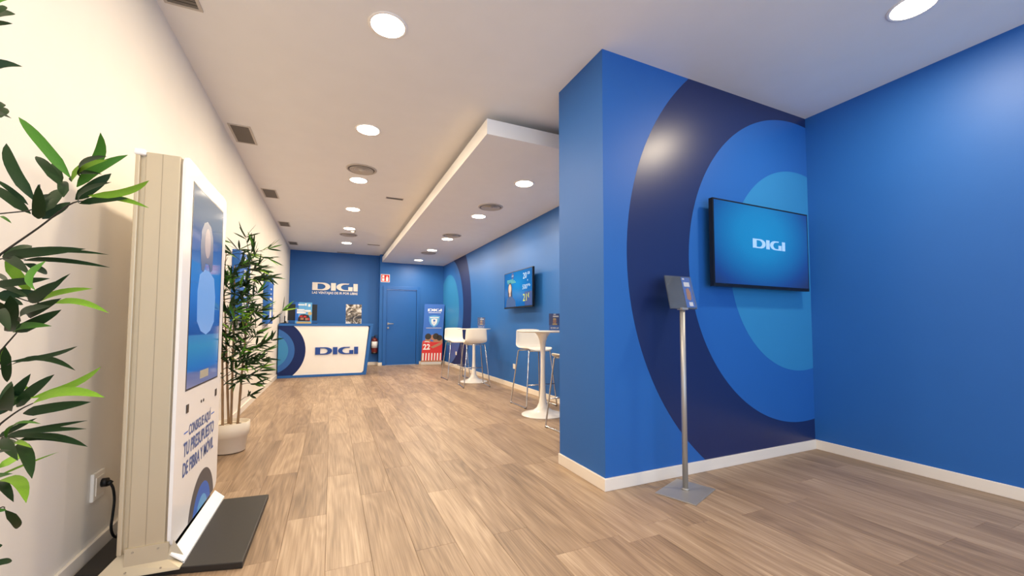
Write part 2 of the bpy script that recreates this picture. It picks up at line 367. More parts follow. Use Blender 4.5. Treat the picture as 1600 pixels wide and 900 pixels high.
# door
fr = MB().box(1.27, 1.36, YD-.025, YD+.06, 0, 2.15).box(2.17, 2.255, YD-.025, YD+.06, 0, 2.15).box(1.36, 2.17, YD-.025, YD+.06, 2.06, 2.15)
dr = struct('door_1', fr, door_m, origin=(1.76, YD, 0)); bevel(dr, .004)
lf = obj('door_leaf', MB().box(1.365, 2.165, YD+.012, YD+.05, .008, 2.052), door_m, dr)
hd = MB().box(1.395, 1.435, YD-.002, YD+.012, 1.09, 1.15).tube([(1.415, YD, 1.12), (1.415, YD-.05, 1.12), (1.43, YD-.055, 1.12), (1.55, YD-.055, 1.12)], .011)
obj('door_handle', hd, steel_m, lf, label='steel lever handle')
obj('lock_plate', MB().tube([(1.415, YD+.012, 1.01), (1.415, YD-.008, 1.01)], .024, 16).tube([(1.415, YD-.008, 1.01), (1.415, YD-.02, 1.01)], .011, 10), steel_m, lf)

# ================================================================== CEILING FITTINGS
def downlight(x, y, z, label, group, first=[None]):
    if first[0] is None:
        r = thing('ceiling_downlight', label, 'ceiling light', (x, y, z), 0, group)
        obj('trim_ring', MB().lathe([(.104, -.004), (.112, -.007), (.121, -.004), (.122, .0)], (0, 0, 0), 36), lamptrim_m, r, local=True)
        obj('diffuser', MB().lathe([(.0001, -.0055), (.09, -.0055), (.104, -.004), (.104, -.001)], (0, 0, 0), 36), lampface_m, r, local=True)
        ld = bpy.data.lights.new('lamp', 'AREA'); ld.shape = 'DISK'; ld.size = .2; ld.energy = LAMP_W; ld.color = LAMP_COL
        lo = bpy.data.objects.new('lamp', ld); put(lo, r, WM[r] @ Matrix.Translation((0, 0, -.012)))
        first[0] = r; return r
    r = copy_tree(first[0], Matrix.Translation((x, y, z))); r['label'] = label; r['group'] = group; return r
g1 = 'downlights along the main ceiling'
for y, lb in ((2.6, 'large round ceiling downlight nearest the camera, at top left of centre'), (4.11, 'second round downlight along the main ceiling, before the round air diffuser'),
              (5.62, 'round downlight directly behind the near round air diffuser of the main ceiling'), (7.09, 'fourth round downlight along the main ceiling, alone between the two air diffusers'),
              (8.55, 'round downlight just in front of the far round air diffuser of the main ceiling'), (10.09, 'last round downlight of the main ceiling, nearest the blue back wall')):
    downlight(.29, y, H, lb, g1)
downlight(3.138, 1.135, H, 'round ceiling downlight at the upper right above the blue ring wall', g1)
g2 = 'downlights in the lowered ceiling'
for x, y, lb in ((2.084, 4.293, 'round downlight of the lowered ceiling nearest the pillar'), (2.072, 5.897, 'second downlight of the lowered ceiling, behind its nearest air diffuser'),
              (2.064, 7.73, 'third downlight of the lowered ceiling, touching the middle air diffuser'), (2.06, 9.043, 'fourth downlight of the lowered ceiling, in front of the farthest air diffuser'),
              (2.06, 10.583, 'last downlight of the lowered ceiling, nearest the blue door')):
    downlight(x, y, SZ, lb, g2)
for x, y, lb in ((.29, 1.1, 'round ceiling downlight directly above the near edge of the picture'), (.29, -.4, 'round ceiling downlight behind the camera, towards the shop window')):
    downlight(x, y, H, lb, 'downlights behind the camera')
def diffuser(x, y, z, label, first=[None]):
    if first[0] is None:
        r = thing('air_diffuser', label, 'air vent', (x, y, z), 0, 'round air diffusers')
        obj('collar', MB().lathe([(.155, -.001), (.158, -.012), (.176, -.006), (.18, 0)], (0, 0, 0), 40), grille_m, r, local=True)
        obj('duct', MB().lathe([(.0001, -.002), (.157, -.002)], (0, 0, 0), 32), grilled_m, r, local=True)
        for a in (.135, .108, .081, .054):
            obj('cone', MB().lathe([(a-.016, -.006), (a, -.013), (a+.004, -.011), (a-.012, -.003)], (0, 0, 0), 36), grille_m, r, local=True)
        obj('centre_cap', MB().lathe([(.0001, -.016), (.025, -.014), (.034, -.008), (.034, -.003)], (0, 0, 0), 28), grille_m, r, local=True)
        first[0] = r; return r
    r = copy_tree(first[0], Matrix.Translation((x, y, z))); r['label'] = label; return r
diffuser(.301, 5.21, H, 'round grey air diffuser in the main ceiling, larger and nearer of the two')
diffuser(.296, 9.16, H, 'round grey air diffuser in the main ceiling close to the back wall')
diffuser(2.062, 5.357, SZ, 'round grey air diffuser of the lowered ceiling nearest the pillar')
diffuser(2.06, 7.388, SZ, 'round grey air diffuser in the middle of the lowered ceiling')
diffuser(2.066, 9.44, SZ, 'round grey air diffuser of the lowered ceiling farthest from the camera')
def grille(x0, x1, y0, y1, name, label, group, nsl, along='y'):
    r = thing(name, label, 'air vent', ((x0+x1)/2, (y0+y1)/2, H), 0, group); w = .018 if nsl > 3 else .01; z = H
    m = MB().box(x0, x1, y0, y0+w, z-.006, z).box(x0, x1, y1-w, y1, z-.006, z).box(x0, x0+w, y0+w, y1-w, z-.006, z).box(x1-w, x1, y0+w, y1-w, z-.006, z)
    obj('frame', m, grille_m, r); obj('duct', MB().box(x0+w, x1-w, y0+w, y1-w, z-.001, z), dark_m, r)
    for k in range(nsl):
        if along == 'y':
            y = y0+w+(y1-y0-2*w)*(k+.5)/nsl; s = MB().prism([(x0+w, y-.008, z-.002), (x0+w, y-.006, z-.001), (x0+w, y+.009, z-.006), (x0+w, y+.007, z-.007)], (x1-x0-2*w, 0, 0))
        else:
            y = y0+w+(y1-y0-2*w)*(k+.5)/nsl; s = MB().box(x0+w, x1-w, y-.004, y+.004, z-.006, z-.001)
        obj('slat', s, grilled_m, r)
gl = 'rectangular return grilles along the left wall'
for y0, y1, lb in ((2.52, 2.95, 'rectangular grille at the top edge of the picture, nearest the camera'), (4.52, 4.95, 'large rectangular ceiling grille above the display totem, second from the camera'),
                   (6.52, 6.95, 'rectangular ceiling grille along the left wall, third from the camera'), (8.49, 8.87, 'rectangular ceiling grille along the left wall, fourth from the camera'),
                   (10.46, 10.84, 'farthest rectangular ceiling grille, beside the corner of the blue back wall')):
    grille(-.945, -.757, y0, y1, 'ceiling_grille', lb, gl, 14)
grille(.708, .964, 6.17, 6.25, 'slot_vent', 'small pale slot vent in the main ceiling beside the lowered ceiling', 'slot vents', 2, 'x')
grille(.746, 1.03, 10.02, 10.1, 'slot_vent', 'small slot vent in the main ceiling near the back wall, right of the last downlight', 'slot vents', 2, 'x')
grille(.1, .54, 11.42, 11.52, 'slot_vent', 'dark slot vent right against the blue back wall above the sign', 'slot vents', 2, 'x')
sd = MB().lathe([(.05, 0), (.05, -.02), (.03, -.035), (.0001, -.036)], (.37, 8.75, H), 20)
tag(obj('smoke_detector', sd, grille_m, origin=(.37, 8.75, H)), 'tiny pale smoke detector behind the fifth main ceiling downlight', 'smoke detector')

# ================================================================== TELEVISIONS
def tv(name, label, P, w, h, depth, scr_m, content):
    r = thing(name, label, 'television', tuple(P.o))
    b = .012
    obj('bezel', MB().add([], []).prism([P(-w/2, 0, 0), P(w/2, 0, 0), P(w/2, h, 0), P(-w/2, h, 0)], P.n*-.035), black_m, r)
    s = obj('screen', P.rect(-w/2+b, b+.012, w/2-b, h-b, .0005, .001), scr_m, r)
    obj('rear_housing', MB().prism([P(-w*.3, h*.2, -.035), P(w*.3, h*.2, -.035), P(w*.3, h*.75, -.035), P(-w*.3, h*.75, -.035)], P.n*-.03), black_m, r)
    obj('wall_bracket', MB().prism([P(-.12, h*.3, -.065), P(.12, h*.3, -.065), P(.12, h*.65, -.065), P(-.12, h*.65, -.065)], P.n*-(depth-.065)), black_m, r)
    for nm, mb, m in content: obj(nm, mb, m, s)
    return r
P1 = Plane((3.19, 2.115, 1.385), (1, 0, 0), (0, 0, 1), (0, -1, 0))
s1 = screen_mat('blue_glow_screen', [(.0, (30, 44, 92)), (.2, (22, 66, 140)), (.42, (20, 104, 172)), (.68, (22, 132, 196)), (1, (24, 140, 204))], -.04, .44, .84, .56, .44)
scrlogo = mat('lit_pale_blue_letters', (140, 174, 218), .5, emit=.26)
tv('wall_television', 'large flat television on the pillar wall showing pale letters on glowing blue', P1, 1.168, .672, PY0-2.115-.001, s1,
   [('logo', wordmark(P1, -.14, .325, .405, .0016, .0006), scrlogo)])
P2 = Plane((2.80, 6.02, 1.375), (0, -1, 0), (0, 0, 1), (-1, 0, 0))
s2 = screen_mat('blue_offer_screen', [(.0, (16, 84, 150)), (.5, (14, 108, 178)), (1, (20, 140, 205))], 0, .4, .75, .5, .52, 'Y')
lit_w = mat('lit_white_print', (150, 178, 204), .5, emit=0.22); lit_y = mat('lit_yellow_print', (176, 190, 50), .5, emit=0.26)
lit_teal = mat('lit_teal_print', (60, 140, 140), .5, emit=0.2); lit_navy = mat('lit_navy_print', (20, 52, 110), .5, emit=0.3)
lit_skin = mat('lit_skin_print', (176, 150, 140), .5, emit=0.3); lit_hair = mat('lit_dark_hair', (34, 48, 72), .5, emit=0.2); lit_coat = mat('lit_blue_coat', (36, 70, 120), .5, emit=0.25)
d = .0016
hair = P2.poly([(-.36, .10), (-.39, .3), (-.37, .40), (-.31, .445), (-.25, .43), (-.215, .36), (-.205, .22), (-.19, .12)], d)
coat = P2.poly([(-.47, .025), (-.44, .14), (-.36, .2), (-.26, .21), (-.15, .17), (-.08, .12), (-.06, .025)], d+.0002)
face = P2.disc(-.30, .335, .055, d+.0004, rv=.08); face.prism([P2(-.325, .19, d+.0004), P2(-.27, .19, d+.0004), P2(-.275, .28, d+.0004), P2(-.32, .28, d+.0004)], P2.n*.0004)
scarf = P2.poly([(-.34, .03), (-.27, .2), (-.22, .2), (-.20, .1), (-.24, .03)], d+.0006)
cap = P2.disc(-.19, .545, .05, d); txt = MB()
for i, (a, b, v) in enumerate(((-.42, -.16, .475), (-.42, -.1, .45), (-.40, -.06, .425))): P2.rect(a, v, b, v+.016, d, mb=txt)
cont = [('presenter_hair', hair, lit_hair), ('presenter_coat', coat, lit_coat), ('presenter_face', face, lit_skin), ('badge', cap, lit_navy), ('headline', txt, lit_teal),
        ('lower_band', P2.rect(.28, .03, .53, .245, d), lit_navy)]
for s, u, v, hh, ww, m in (('20', .22, .46, .095, .13, lit_w), ('GB', .37, .515, .04, .09, lit_w), ('+', .37, .40, .04, None, lit_w), ('500', .2, .29, .075, .17, lit_w), ('Mb', .38, .325, .04, .1, lit_w), ('21', .22, .10, .115, .13, lit_y), ('€', .39, .15, .07, None, lit_y)):
    cont.append(('offer_text', text_mb(s, P2, u, v, d+.0008, hh, ww), m))
cont.append(('badge_logo', wordmark(P2, -.222, .54, .065, d+.0008, .0004), lit_w))
tv('wall_television', 'smaller television on the blue niche wall showing a long-haired person and price offers', P2, 1.1, .62, XN-2.80-.001, s2, cont)

# ================================================================== LEAFLET STAND BESIDE THE PILLAR
r = thing('leaflet_stand', 'steel floor stand with tilted acrylic leaflet holder before the ring wall', 'stand', (2.152, 1.99, 0))
a = math.radians(21); ux = Vector((math.cos(a), math.sin(a), 0)); uy = Vector((-math.sin(a), math.cos(a), 0)); c = Vector((2.141, 1.985, 0))
bevel(obj('base_plate', MB().prism([c-ux*.17-uy*.128, c+ux*.17-uy*.128, c+ux*.17+uy*.128, c-ux*.17+uy*.128], (0, 0, .008)), steel_m, r), .002)
obj('pole', MB().tube([(2.156, 2.0, .008), (2.156, 2.0, 1.205)], .0175, 20), steel_m, r)
obj('pole_collar', MB().tube([(2.156, 2.0, .008), (2.156, 2.0, .02)], .026, 20), steel_m, r)
P3 = Plane((2.04, 1.99, 1.2), ((2.283-2.04), 0, 0), (.075, .125, .235), (0, -.88, .47))
h0 = obj('holder', P3.rect(0, 0, 1, 1, -.006, .004), acryl_back, r)
obj('front_sheet', P3.rect(0, 0, 1, 1, .004, .0025), acryl_m, r)
obj('leaflet', P3.rect(.62, .04, .96, .98, 0, .001), print_blue, r, label='blue printed leaflet')
lp = obj('leaflet_picture', P3.poly([(.70, .30), (.72, .6), (.82, .64), (.88, .5), (.86, .3), (.8, .24)], .0012), print_skin, r)
obj('leaflet_text', P3.rect(.68, .68, .9, .82, .0012, mb=P3.rect(.66, .9, .74, .95, .0012, mb=P3.rect(.74, .08, .88, .2, .0012))), print_w, r)
obj('pole_head', MB().box(2.13, 2.182, 1.975, 2.02, 1.192, 1.206), steel_m, r)

# ================================================================== BAR TABLES AND STOOLS
def table(x, y, label):
    r = thing('bar_table', label, 'table', (x, y, 0), 0, 'white pedestal bar tables')
    obj('tabletop', MB().lathe([(.0001, 1.0), (.28, 1.0), (.318, 1.008), (.325, 1.015), (.322, 1.02), (.0001, 1.02)], (0, 0, 0), 56), wlac_m, r, local=True)
    obj('pedestal', MB().lathe([(.262, 0), (.262, .006), (.25, .012), (.19, .028), (.12, .05), (.075, .085), (.05, .14), (.038, .22), (.031, .34), (.028, .5), (.028, .72), (.032, .82), (.042, .9), (.06, .95), (.085, .985), (.1, 1.0)], (0, 0, 0), 40), wlac_m, r, local=True)
    return r
table(2.54, 7.45, 'white pedestal bar table in the far pair of stools, near the banner')
table(2.385, 4.38, 'white pedestal bar table half hidden by the blue pillar')
def stool0():
    r = thing('bar_stool', 'x', 'stool', (0, 0, 0), 0, 'white bar stools with chrome sled legs')
    # shell: v along the profile (front lip to top of back), u across; stool faces +y
    prof = [(.205, .735, .165), (.20, .757, .178), (.17, .768, .19), (.08, .765, .198), (-.03, .762, .20), (-.11, .768, .202), (-.155, .79, .203), (-.178, .83, .200), (-.188, .90, .196), (-.195, .97, .192), (-.20, 1.022, .188), (-.203, 1.034, .178)]
    mb = MB(); nu = 12; vs = []
    for i, (y, z, w) in enumerate(prof):
        for j in range(nu+1):
            u = -1+2*j/nu; e = abs(u)**4
            back = max(0, min(1, (z-.78)/.1)); 
            vs.append((u*w, y+e*.035*back, z+e*.022*(1-back)-(0 if i < len(prof)-2 else e*.012)))
    fs = [(i*(nu+1)+j, i*(nu+1)+j+1, (i+1)*(nu+1)+j+1, (i+1)*(nu+1)+j) for i in range(len(prof)-1) for j in range(nu)]
    mb.add(vs, fs, True); s = obj('shell', mb, wplas_m, r, local=True)
    so = s.modifiers.new('thick', 'SOLIDIFY'); so.thickness = .014; so.offset = 0
    sb = s.modifiers.new('sub', 'SUBSURF'); sb.levels = 1; sb.render_levels = 1
    for sx in (-1, 1):
        x1, x0 = sx*.235, sx*.15
        path = [(x0, .15, .742), (x0+sx*.012, .165, .735), (x1-sx*.005, .225, .03), (x1, .222, .011), (x1, .20, .009), (x1, -.22, .009), (x1, -.242, .011), (x1-sx*.005, -.245, .03), (x0+sx*.012, -.155, .735), (x0, -.14, .742)]
        sl_ = obj('sled_leg', MB().tube(path, .009, 10), chrome_m, r, local=True)
        for yy in (.2, -.22): obj('glide', MB().box(x1-.012, x1+.012, yy-.02, yy+.02, 0, .006), black_m, sl_, local=True)
    for yy in (.15, -.14): obj('seat_rail', MB().tube([(-.15, yy, .742), (.15, yy, .742)], .009, 10), chrome_m, r, local=True)
    obj('footrest', MB().tube([(-.208, .203, .30), (.208, .203, .30)], .008, 10), chrome_m, r, local=True)
    return r
st = stool0(); stm = Matrix.Translation((2.365, 6.93, 0)) @ Matrix.Rotation(-.10, 4, 'Z'); st.matrix_local = stm; WM[st] = stm
st['label'] = 'white bar stool seen from behind, in front of the far bar table'
for x, y, a, lb in ((2.345, 8.02, PI+.02, 'white bar stool behind the far bar table, next to the banner'), (2.565, 4.97, PI+.02, 'white bar stool behind the near bar table, backrest against the blue wall'), (2.365, 3.62, .06, 'bar stool mostly hidden behind the blue pillar, only its seat edge and leg showing')):
    c = copy_tree(st, Matrix.Translation((x, y, 0)) @ Matrix.Rotation(a, 4, 'Z')); c['label'] = lb
def leaflet(x, y, z, w, h, label, cat='leaflet holder', a=.3):
    r = thing('leaflet_holder', label, cat, (x, y, z), a, 'leaflet holders on the bar tables')
    ux = Vector((math.cos(a), math.sin(a), 0)); n = Vector((math.sin(a), -math.cos(a), 0)); P = Plane(Vector((x, y, z))-ux*w/2, ux, (0, 0, 1), n)
    obj('sheet', P.rect(0, .004, w, h, 0, .002), print_navy, r)
    obj('cover', P.rect(0, .002, w, h, .006, .002), acryl_m, r)
    obj('foot', MB().prism([P(0, 0, .03), P(w, 0, .03), P(w, 0, -.04), P(0, 0, -.04)], (0, 0, .003)), acryl_m, r)
    obj('blue_band', P.rect(0, .006, w, h*.32, .0025), print_blue, r)
    obj('logo', wordmark(P, w*.16, h*.12, w*.68, .0035, .0005), print_w, r)
    obj('portrait', P.disc(w*.5, h*.55, w*.16, .0025, rv=h*.16), print_skin, r)
    obj('portrait_hair', P.disc(w*.5, h*.68, w*.15, .0032, rv=h*.06, mb=P.rect(w*.3, h*.34, w*.72, h*.42, .0026)), print_gold, r)
    obj('headline', P.rect(w*.35, h*.8, w*.85, h*.88, .0028, mb=P.rect(w*.4, h*.93, w*.62, h*.98, .0028)), print_w, r)
q = aty(752, 505, 7.5); leaflet(q.x, 7.5, 1.02, .145, .22, 'small acrylic leaflet holder on the far bar table', a=-.3)
q = aty(866.5, 505, 4.42); leaflet(q.x, 4.42, 1.02, .145, .215, 'small acrylic leaflet holder on the near bar table beside the pillar', a=-.3)
# sockets on the niche wall
for y, lb in ((6.41, 'small white wall socket above the near baseboard behind the stool leg'), (9.98, 'small white wall socket near the navy ring and banner')):
    r = thing('wall_socket', lb, 'socket', (XN, y, .33), 0, 'sockets on the blue niche wall')
    bevel(obj('plate', MB().box(XN-.012, XN, y-.04, y+.04, .33, .415), wplas_m, r), .003)
    obj('insert', MB().box(XN-.014, XN-.012, y-.025, y+.025, .346, .398), base_m, r)

# ================================================================== BANNER
P4o = Vector((2.26, 11.1, .02)); ux = Vector((.975, -.2, 0)).normalized(); uz = (Vector((2.37, 11.22, 1.68))-P4o).normalized(); nn = ux.cross(uz); nn = nn if nn.y < 0 else -nn
P4 = Plane(P4o, ux, uz, nn); bw, bh = .55, 1.66
r = thing('promotional_banner', 'tall blue promotional banner with shield and red-shirted players, leaning in the corner', 'banner', (2.6, 11.05, 0))
pan = obj('panel', P4.rect(0, 0, bw, bh, -.012, .012), print_blue, r)
obj('foot_bar', P4.rect(0, -.018, bw, .008, -.03, .05), grille_m, r)
obj('logo', wordmark(P4, .1, 1.46, .38, .001, .0006), print_w, pan)
obj('tagline', P4.rect(.12, 1.415, .46, 1.428, .001), print_w, pan)
sh = [(-.15, .15), (-.1, .16), (0, .175), (.1, .16), (.15, .15), (.14, .02), (.1, -.08), (0, -.16), (-.1, -.08), (-.14, .02)]
obj('shield', P4.poly([(.29+a, 1.17+b) for a, b in sh], .001), print_lblue, pan)
obj('shield_emblem', P4.poly([(.29+a*.55, 1.15+b*.6) for a, b in sh], .0018), print_w, pan)
obj('shield_band', P4.rect(.17, 1.27, .41, 1.295, .0018), print_w, pan)
em = P4.rect(.262, 1.08, .272, 1.23, .0026); P4.rect(.30, 1.09, .31, 1.23, .0026, mb=em); P4.disc(.29, 1.2, .03, .0028, mb=em)
obj('shield_detail', em, print_blue, pan)
obj('strapline', P4.rect(.08, .985, .50, 1.0, .001), print_grey, pan)
obj('photo_ground', P4.rect(0, 0, bw, .06, .001), print_grey, pan)
bk = P4.poly([(0, .06), (bw, .06), (bw, .62), (0, .62)], .001); obj('players_background', bk, print_skin, pan)
js = P4.poly([(0, .30), (.02, .64), (.12, .66), (.28, .6), (.40, .64), (bw, .58), (bw, .30)], .0018); obj('red_shirts', js, print_red, pan)
hs = P4.disc(.15, .755, .085, .0026); P4.disc(.36, .76, .085, .0026, mb=hs); P4.disc(.46, .72, .08, .0026, mb=hs); obj('hair', hs, print_hair, pan)
fc = P4.disc(.275, .73, .05, .0022, rv=.08); P4.rect(.08, .6, .22, .7, .002, mb=fc); P4.rect(.3, .6, .55, .68, .002, mb=fc); obj('faces', fc, print_skin, pan)
arm = P4.poly([(.22, .47), (.30, .43), (.5, .52), (.56, .6), (.46, .58), (.3, .5)], .0034); obj('arm', arm, print_skin, pan)
obj('shirt_number', text_mb('22', P4, .03, .40, .003, .15, .19, bold=.03), print_w, pan)
st_ = MB()
for k in range(7): P4.rect(.03+k*.078, .1, .062+k*.078, .3, .0034, mb=st_)
obj('shirt_stripes', st_, print_w, pan); st2 = MB()
for k in range(7): P4.rect(.062+k*.078, .1, min(.108+k*.078, bw), .3, .003, mb=st2)
obj('red_stripes', st2, print_red, pan)
nk = P4.poly([(.03, .60), (.09, .625), (.17, .62), (.21, .585), (.16, .60), (.09, .605)], .003); obj('name_arc', nk, print_w, pan)

# ================================================================== RECEPTION DESK
YK = 9.4
r = thing('reception_desk', 'white and blue reception desk with slanted end, ring graphic and raised letters', 'desk', (-.1, 9.7, 0))
P5 = Plane((0, YK, 0), (1, 0, 0), (0, 0, 1), (0, -1, 0))
x0 = XL+.02
def front(inset, d, t, rr=.0):
    pts = [(x0, .0), (.72, .0), (.855, 1.11), (x0, 1.11)]
    return P5.poly(pts, d, t)
top_pts = [(x0, YK, 1.06), (.849, YK, 1.06), (.849, YK+.62, 1.06), (x0, YK+.62, 1.06)]
fm = MB()
fm.prism([(x0, YK-.02, 1.06), (.845, YK-.02, 1.06), (.855, YK-.02, 1.11), (x0, YK-.02, 1.11)], (0, .62, 0))           # top slab
fm.prism([(x0, YK-.02, 0), (.72, YK-.02, 0), (.727, YK-.02, .05), (x0, YK-.02, .05)], (0, .3, 0))                      # plinth
fm.prism([(.66, YK-.02, .05), (.727, YK-.02, .05), (.845, YK-.02, 1.06), (.785, YK-.02, 1.06)], (0, .62, 0))           # slanted end
bevel(obj('frame', fm, blue_m, r), .004)
# rounded white front
rc = .06; pts = [(x0, .05), ]
def corner(cx, cz, a0, a1, rad, n=6): return [(cx+rad*math.cos(a0+(a1-a0)*k/n), cz+rad*math.sin(a0+(a1-a0)*k/n)) for k in range(n+1)]
pts += corner(.665-rc, .05+rc, -PI/2, -.12, rc); pts += corner(.785-rc+.0, 1.06-.035, 0, PI/2, .035); pts += [(x0, 1.06)]
obj('front_panel', P5.poly(pts, 0, .006), wlac_m, r, label='white front panel')
for i, (R_, m, lb) in enumerate(((.675, navyflat_m, 'navy outer ring'), (.475, midblue_m, 'middle blue ring'), (.36, sky_m, 'light blue inner disc'))):
    obj('ring_graphic', P5.poly(clipc(-1.145, .555, R_, x0, .7, .05, 1.06), .0065+.0005*i, .0006), m, r, label=lb)
obj('logo', wordmark(P5, -.29, .46, .84, .008, .018), logo_b, r, label='raised blue letters')
obj('side_panel', MB().box(x0, x0+.02, YK, YK+.6, .0, 1.06), blue_m, r)
# sign on the back wall
P6 = Plane((0, YB, 0), (1, 0, 0), (0, 0, 1), (0, -1, 0))
r = thing('wall_sign', 'white raised four-letter shop sign with slogan on the blue back wall', 'sign', (.085, YB, 1.9))
obj('letters', wordmark(P6, -.465, 1.985, 1.1, .0, .03), logo_w, r)
obj('slogan', text_mb('LAS VENTAJAS DE IR POR LIBRE', P6, -.465, 1.895, .002, .062, 1.1, bold=.02), logo_w, r)
# fire sign
P7 = Plane((1.2, YD, 2.25), (1, 0, 0), (0, 0, 1), (0, -1, 0))
r = thing('fire_sign', 'red and white fire extinguisher sign above left of the blue door', 'sign', (1.31, YD, 2.25))
obj('plate', P7.rect(0, 0, .235, .215, 0, .004), print_gold if 0 else print_w, r)
obj('red_field', P7.rect(.012, .012, .223, .203, .004, .0006), print_red, r)
pg = P7.rect(.035, .03, .095, .10, .005); P7.rect(.04, .125, .09, .185, .005, mb=pg); P7.rect(.135, .03, .195, .13, .005, mb=pg); P7.rect(.15, .13, .175, .17, .005, mb=pg); P7.rect(.02, .112, .1, .118, .005, mb=pg)
obj('pictogram', pg, print_w, r)
# extinguisher
ex, ey = 1.085, 11.48
r = thing('fire_extinguisher', 'dark red fire extinguisher hung between the desk and the door', 'fire extinguisher', (ex, ey, .32))
obj('cylinder', MB().lathe([(.06, .32), (.078, .33), (.08, .36), (.08, .66), (.07, .71), (.035, .74), (.022, .745)], (ex, ey, 0), 24), red_m, r)
obj('label_sheet', MB().lathe([(.0808, .47), (.0808, .64)], (ex, ey, 0), 24), print_w, r)
obj('base_ring', MB().lathe([(.0815, .315), (.0815, .35)], (ex, ey, 0), 24), black_m, r)
obj('valve', MB().tube([(ex, ey, .745), (ex, ey, .79)], .016, 10).box(ex-.012, ex+.07, ey-.012, ey+.012, .785, .797).box(ex-.012, ex+.06, ey-.01, ey+.01, .81, .82), black_m, r)
obj('hose', MB().tube([(ex-.02, ey, .77), (ex-.07, ey-.01, .76), (ex-.095, ey-.02, .68), (ex-.095, ey-.02, .5), (ex-.09, ey-.02, .42)], .011, 8), black_m, r)
obj('wall_hook', MB().box(ex-.015, ex+.015, ey+.02, YB, .72, .75), steel_m, r)
# things on the desk
DZ = 1.1105
def poster(name, x, w, h, label, cat, m, y=9.6):
    r = thing(name, label, cat, (x, y, DZ)); P = Plane((x-w/2, y, DZ), (1, 0, 0), (0, 0, 1), (0, -1, 0))
    obj('sheet', P.rect(0, .004, w, h, 0, .003), m, r); obj('foot', MB().prism([P(0, 0, .03), P(w, 0, .03), P(w, 0, -.07), P(0, 0, -.07)], (0, 0, .004)), acryl_m, r); return r, P
r, P = poster('desk_poster', -.535, .315, .45, 'light blue poster with a team in red shirts standing on the desk', 'poster', print_lblue)
obj('sky_panel', P.rect(0, .06, .06, .45, .003), print_blue, r)
ht = P.rect(.05, .385, .17, .41, .0036); P.rect(.18, .38, .21, .43, .0036, mb=ht); P.rect(.24, .36, .285, .415, .0036, mb=ht); P.rect(.03, .27, .17, .305, .0036, mb=ht); P.rect(.03, .215, .2, .26, .0036, mb=ht); P.rect(.16, .25, .29, .29, .0036, mb=ht)
obj('headline_blocks', ht, print_w, r)
tm = P.poly([(.05, .05), (.06, .13), (.1, .19), (.17, .2), (.25, .18), (.28, .12), (.28, .05)], .0036); obj('team_photo', tm, print_hair, r)
rs = P.rect(.08, .14, .14, .17, .0044); P.rect(.16, .13, .21, .165, .0044, mb=rs); P.rect(.245, .07, .27, .12, .0044, mb=rs); obj('red_shirts', rs, print_red, r)
fs_ = P.rect(.1, .08, .16, .125, .0044); P.rect(.19, .07, .24, .12, .0044, mb=fs_); obj('faces', fs_, print_skin, r)
obj('gold_badge', P.disc(.275, .215, .038, .0044), print_gold, r); obj('stand_edge', P.rect(.03, .0, .3, .04, .0036), print_gold, r)
r, P = poster('display_holder', .455, .325, .43, 'silvery reflective display holder on the right of the desk', 'poster', silver_m)
mx = thing('computer_monitor', 'black computer monitor on the desk behind the light blue poster', 'monitor', (-.565, 9.86, DZ))
obj('display', MB().box(-.85, -.285, 9.85, 9.885, DZ+.07, DZ+.42), black_m, mx)
obj('neck', MB().box(-.6, -.53, 9.885, 9.91, DZ+.01, DZ+.26), black_m, mx)
obj('foot', MB().box(-.8, -.27, 9.79, 9.97, DZ, DZ+.012), black_m, mx)
# the tablet stand at the left end
r = thing('tablet_stand', 'white tablet on a small black stand at the left end of the desk', 'tablet', (-.88, 9.7, DZ))
obj('foot', MB().lathe([(.09, 0), (.09, .012), (.03, .022), (.02, .03)], (-.885, 9.7, DZ), 20), black_m, r)
obj('neck', MB().tube([(-.885, 9.7, DZ+.02), (-.885, 9.7, DZ+.16)], .018, 10), black_m, r)
obj('tablet', MB().box(-.872, -.845, 9.6, 9.8, DZ+.05, DZ+.36), wplas_m, r)

# ================================================================== BOXES AND NOTICE ON THE LEFT WALL
for y0, y1, z0, z1, lb in ((5.16, 5.80, 1.12, 1.9, 'blue wall-mounted display box mostly hidden behind the potted bamboo'), (7.38, 8.0, 1.10, 1.87, 'blue wall-mounted display box beside the end of the desk')):
    r = thing('display_box', lb, 'display box', (XL, (y0+y1)/2, z0), 0, 'blue display boxes on the left wall')
    xf = -.918
    bevel(obj('housing', MB().box(XL, xf, y0, y1, z0, z1), blue_m, r), .003)
    P = Plane((xf, y0, z0), (0, 1, 0), (0, 0, 1), (1, 0, 0)); w, h = y1-y0, z1-z0
    obj('front_sheet', P.rect(.02, .02, w-.02, h-.02, 0, .002), print_blue, r)
    pb = P.rect(.2, h*.12, .42, h*.3, .0025); P.rect(.22, h*.36, .4, h*.44, .0025, mb=pb); P.rect(.18, h*.5, .44, h*.56, .0025, mb=pb); P.rect(.26, h*.62, .36, h*.66, .0025, mb=pb); P.rect(.26, h*.72, .36, h*.76, .0025, mb=pb); P.disc(.3, h*.91, .04, .0025, mb=pb)
    obj('printed_blocks', pb, print_w, r)
nb = thing('notice_sheet', 'white notice sheet on the left wall between the two blue boxes', 'notice', (XL, 6.65, 1.15))
obj('sheet', MB().box(XL, XL+.006, 6.3, 7.0, 1.15, 1.62), wplas_m, nb)
P = Plane((XL+.006, 6.3, 1.15), (0, 1, 0), (0, 0, 1), (1, 0, 0)); ln = MB()
for k in range(7): P.rect(.12, .08+.05*k, .42-.04*(k % 3), .095+.05*k, 0, mb=ln)
obj('grey_lines', ln, print_grey, nb)
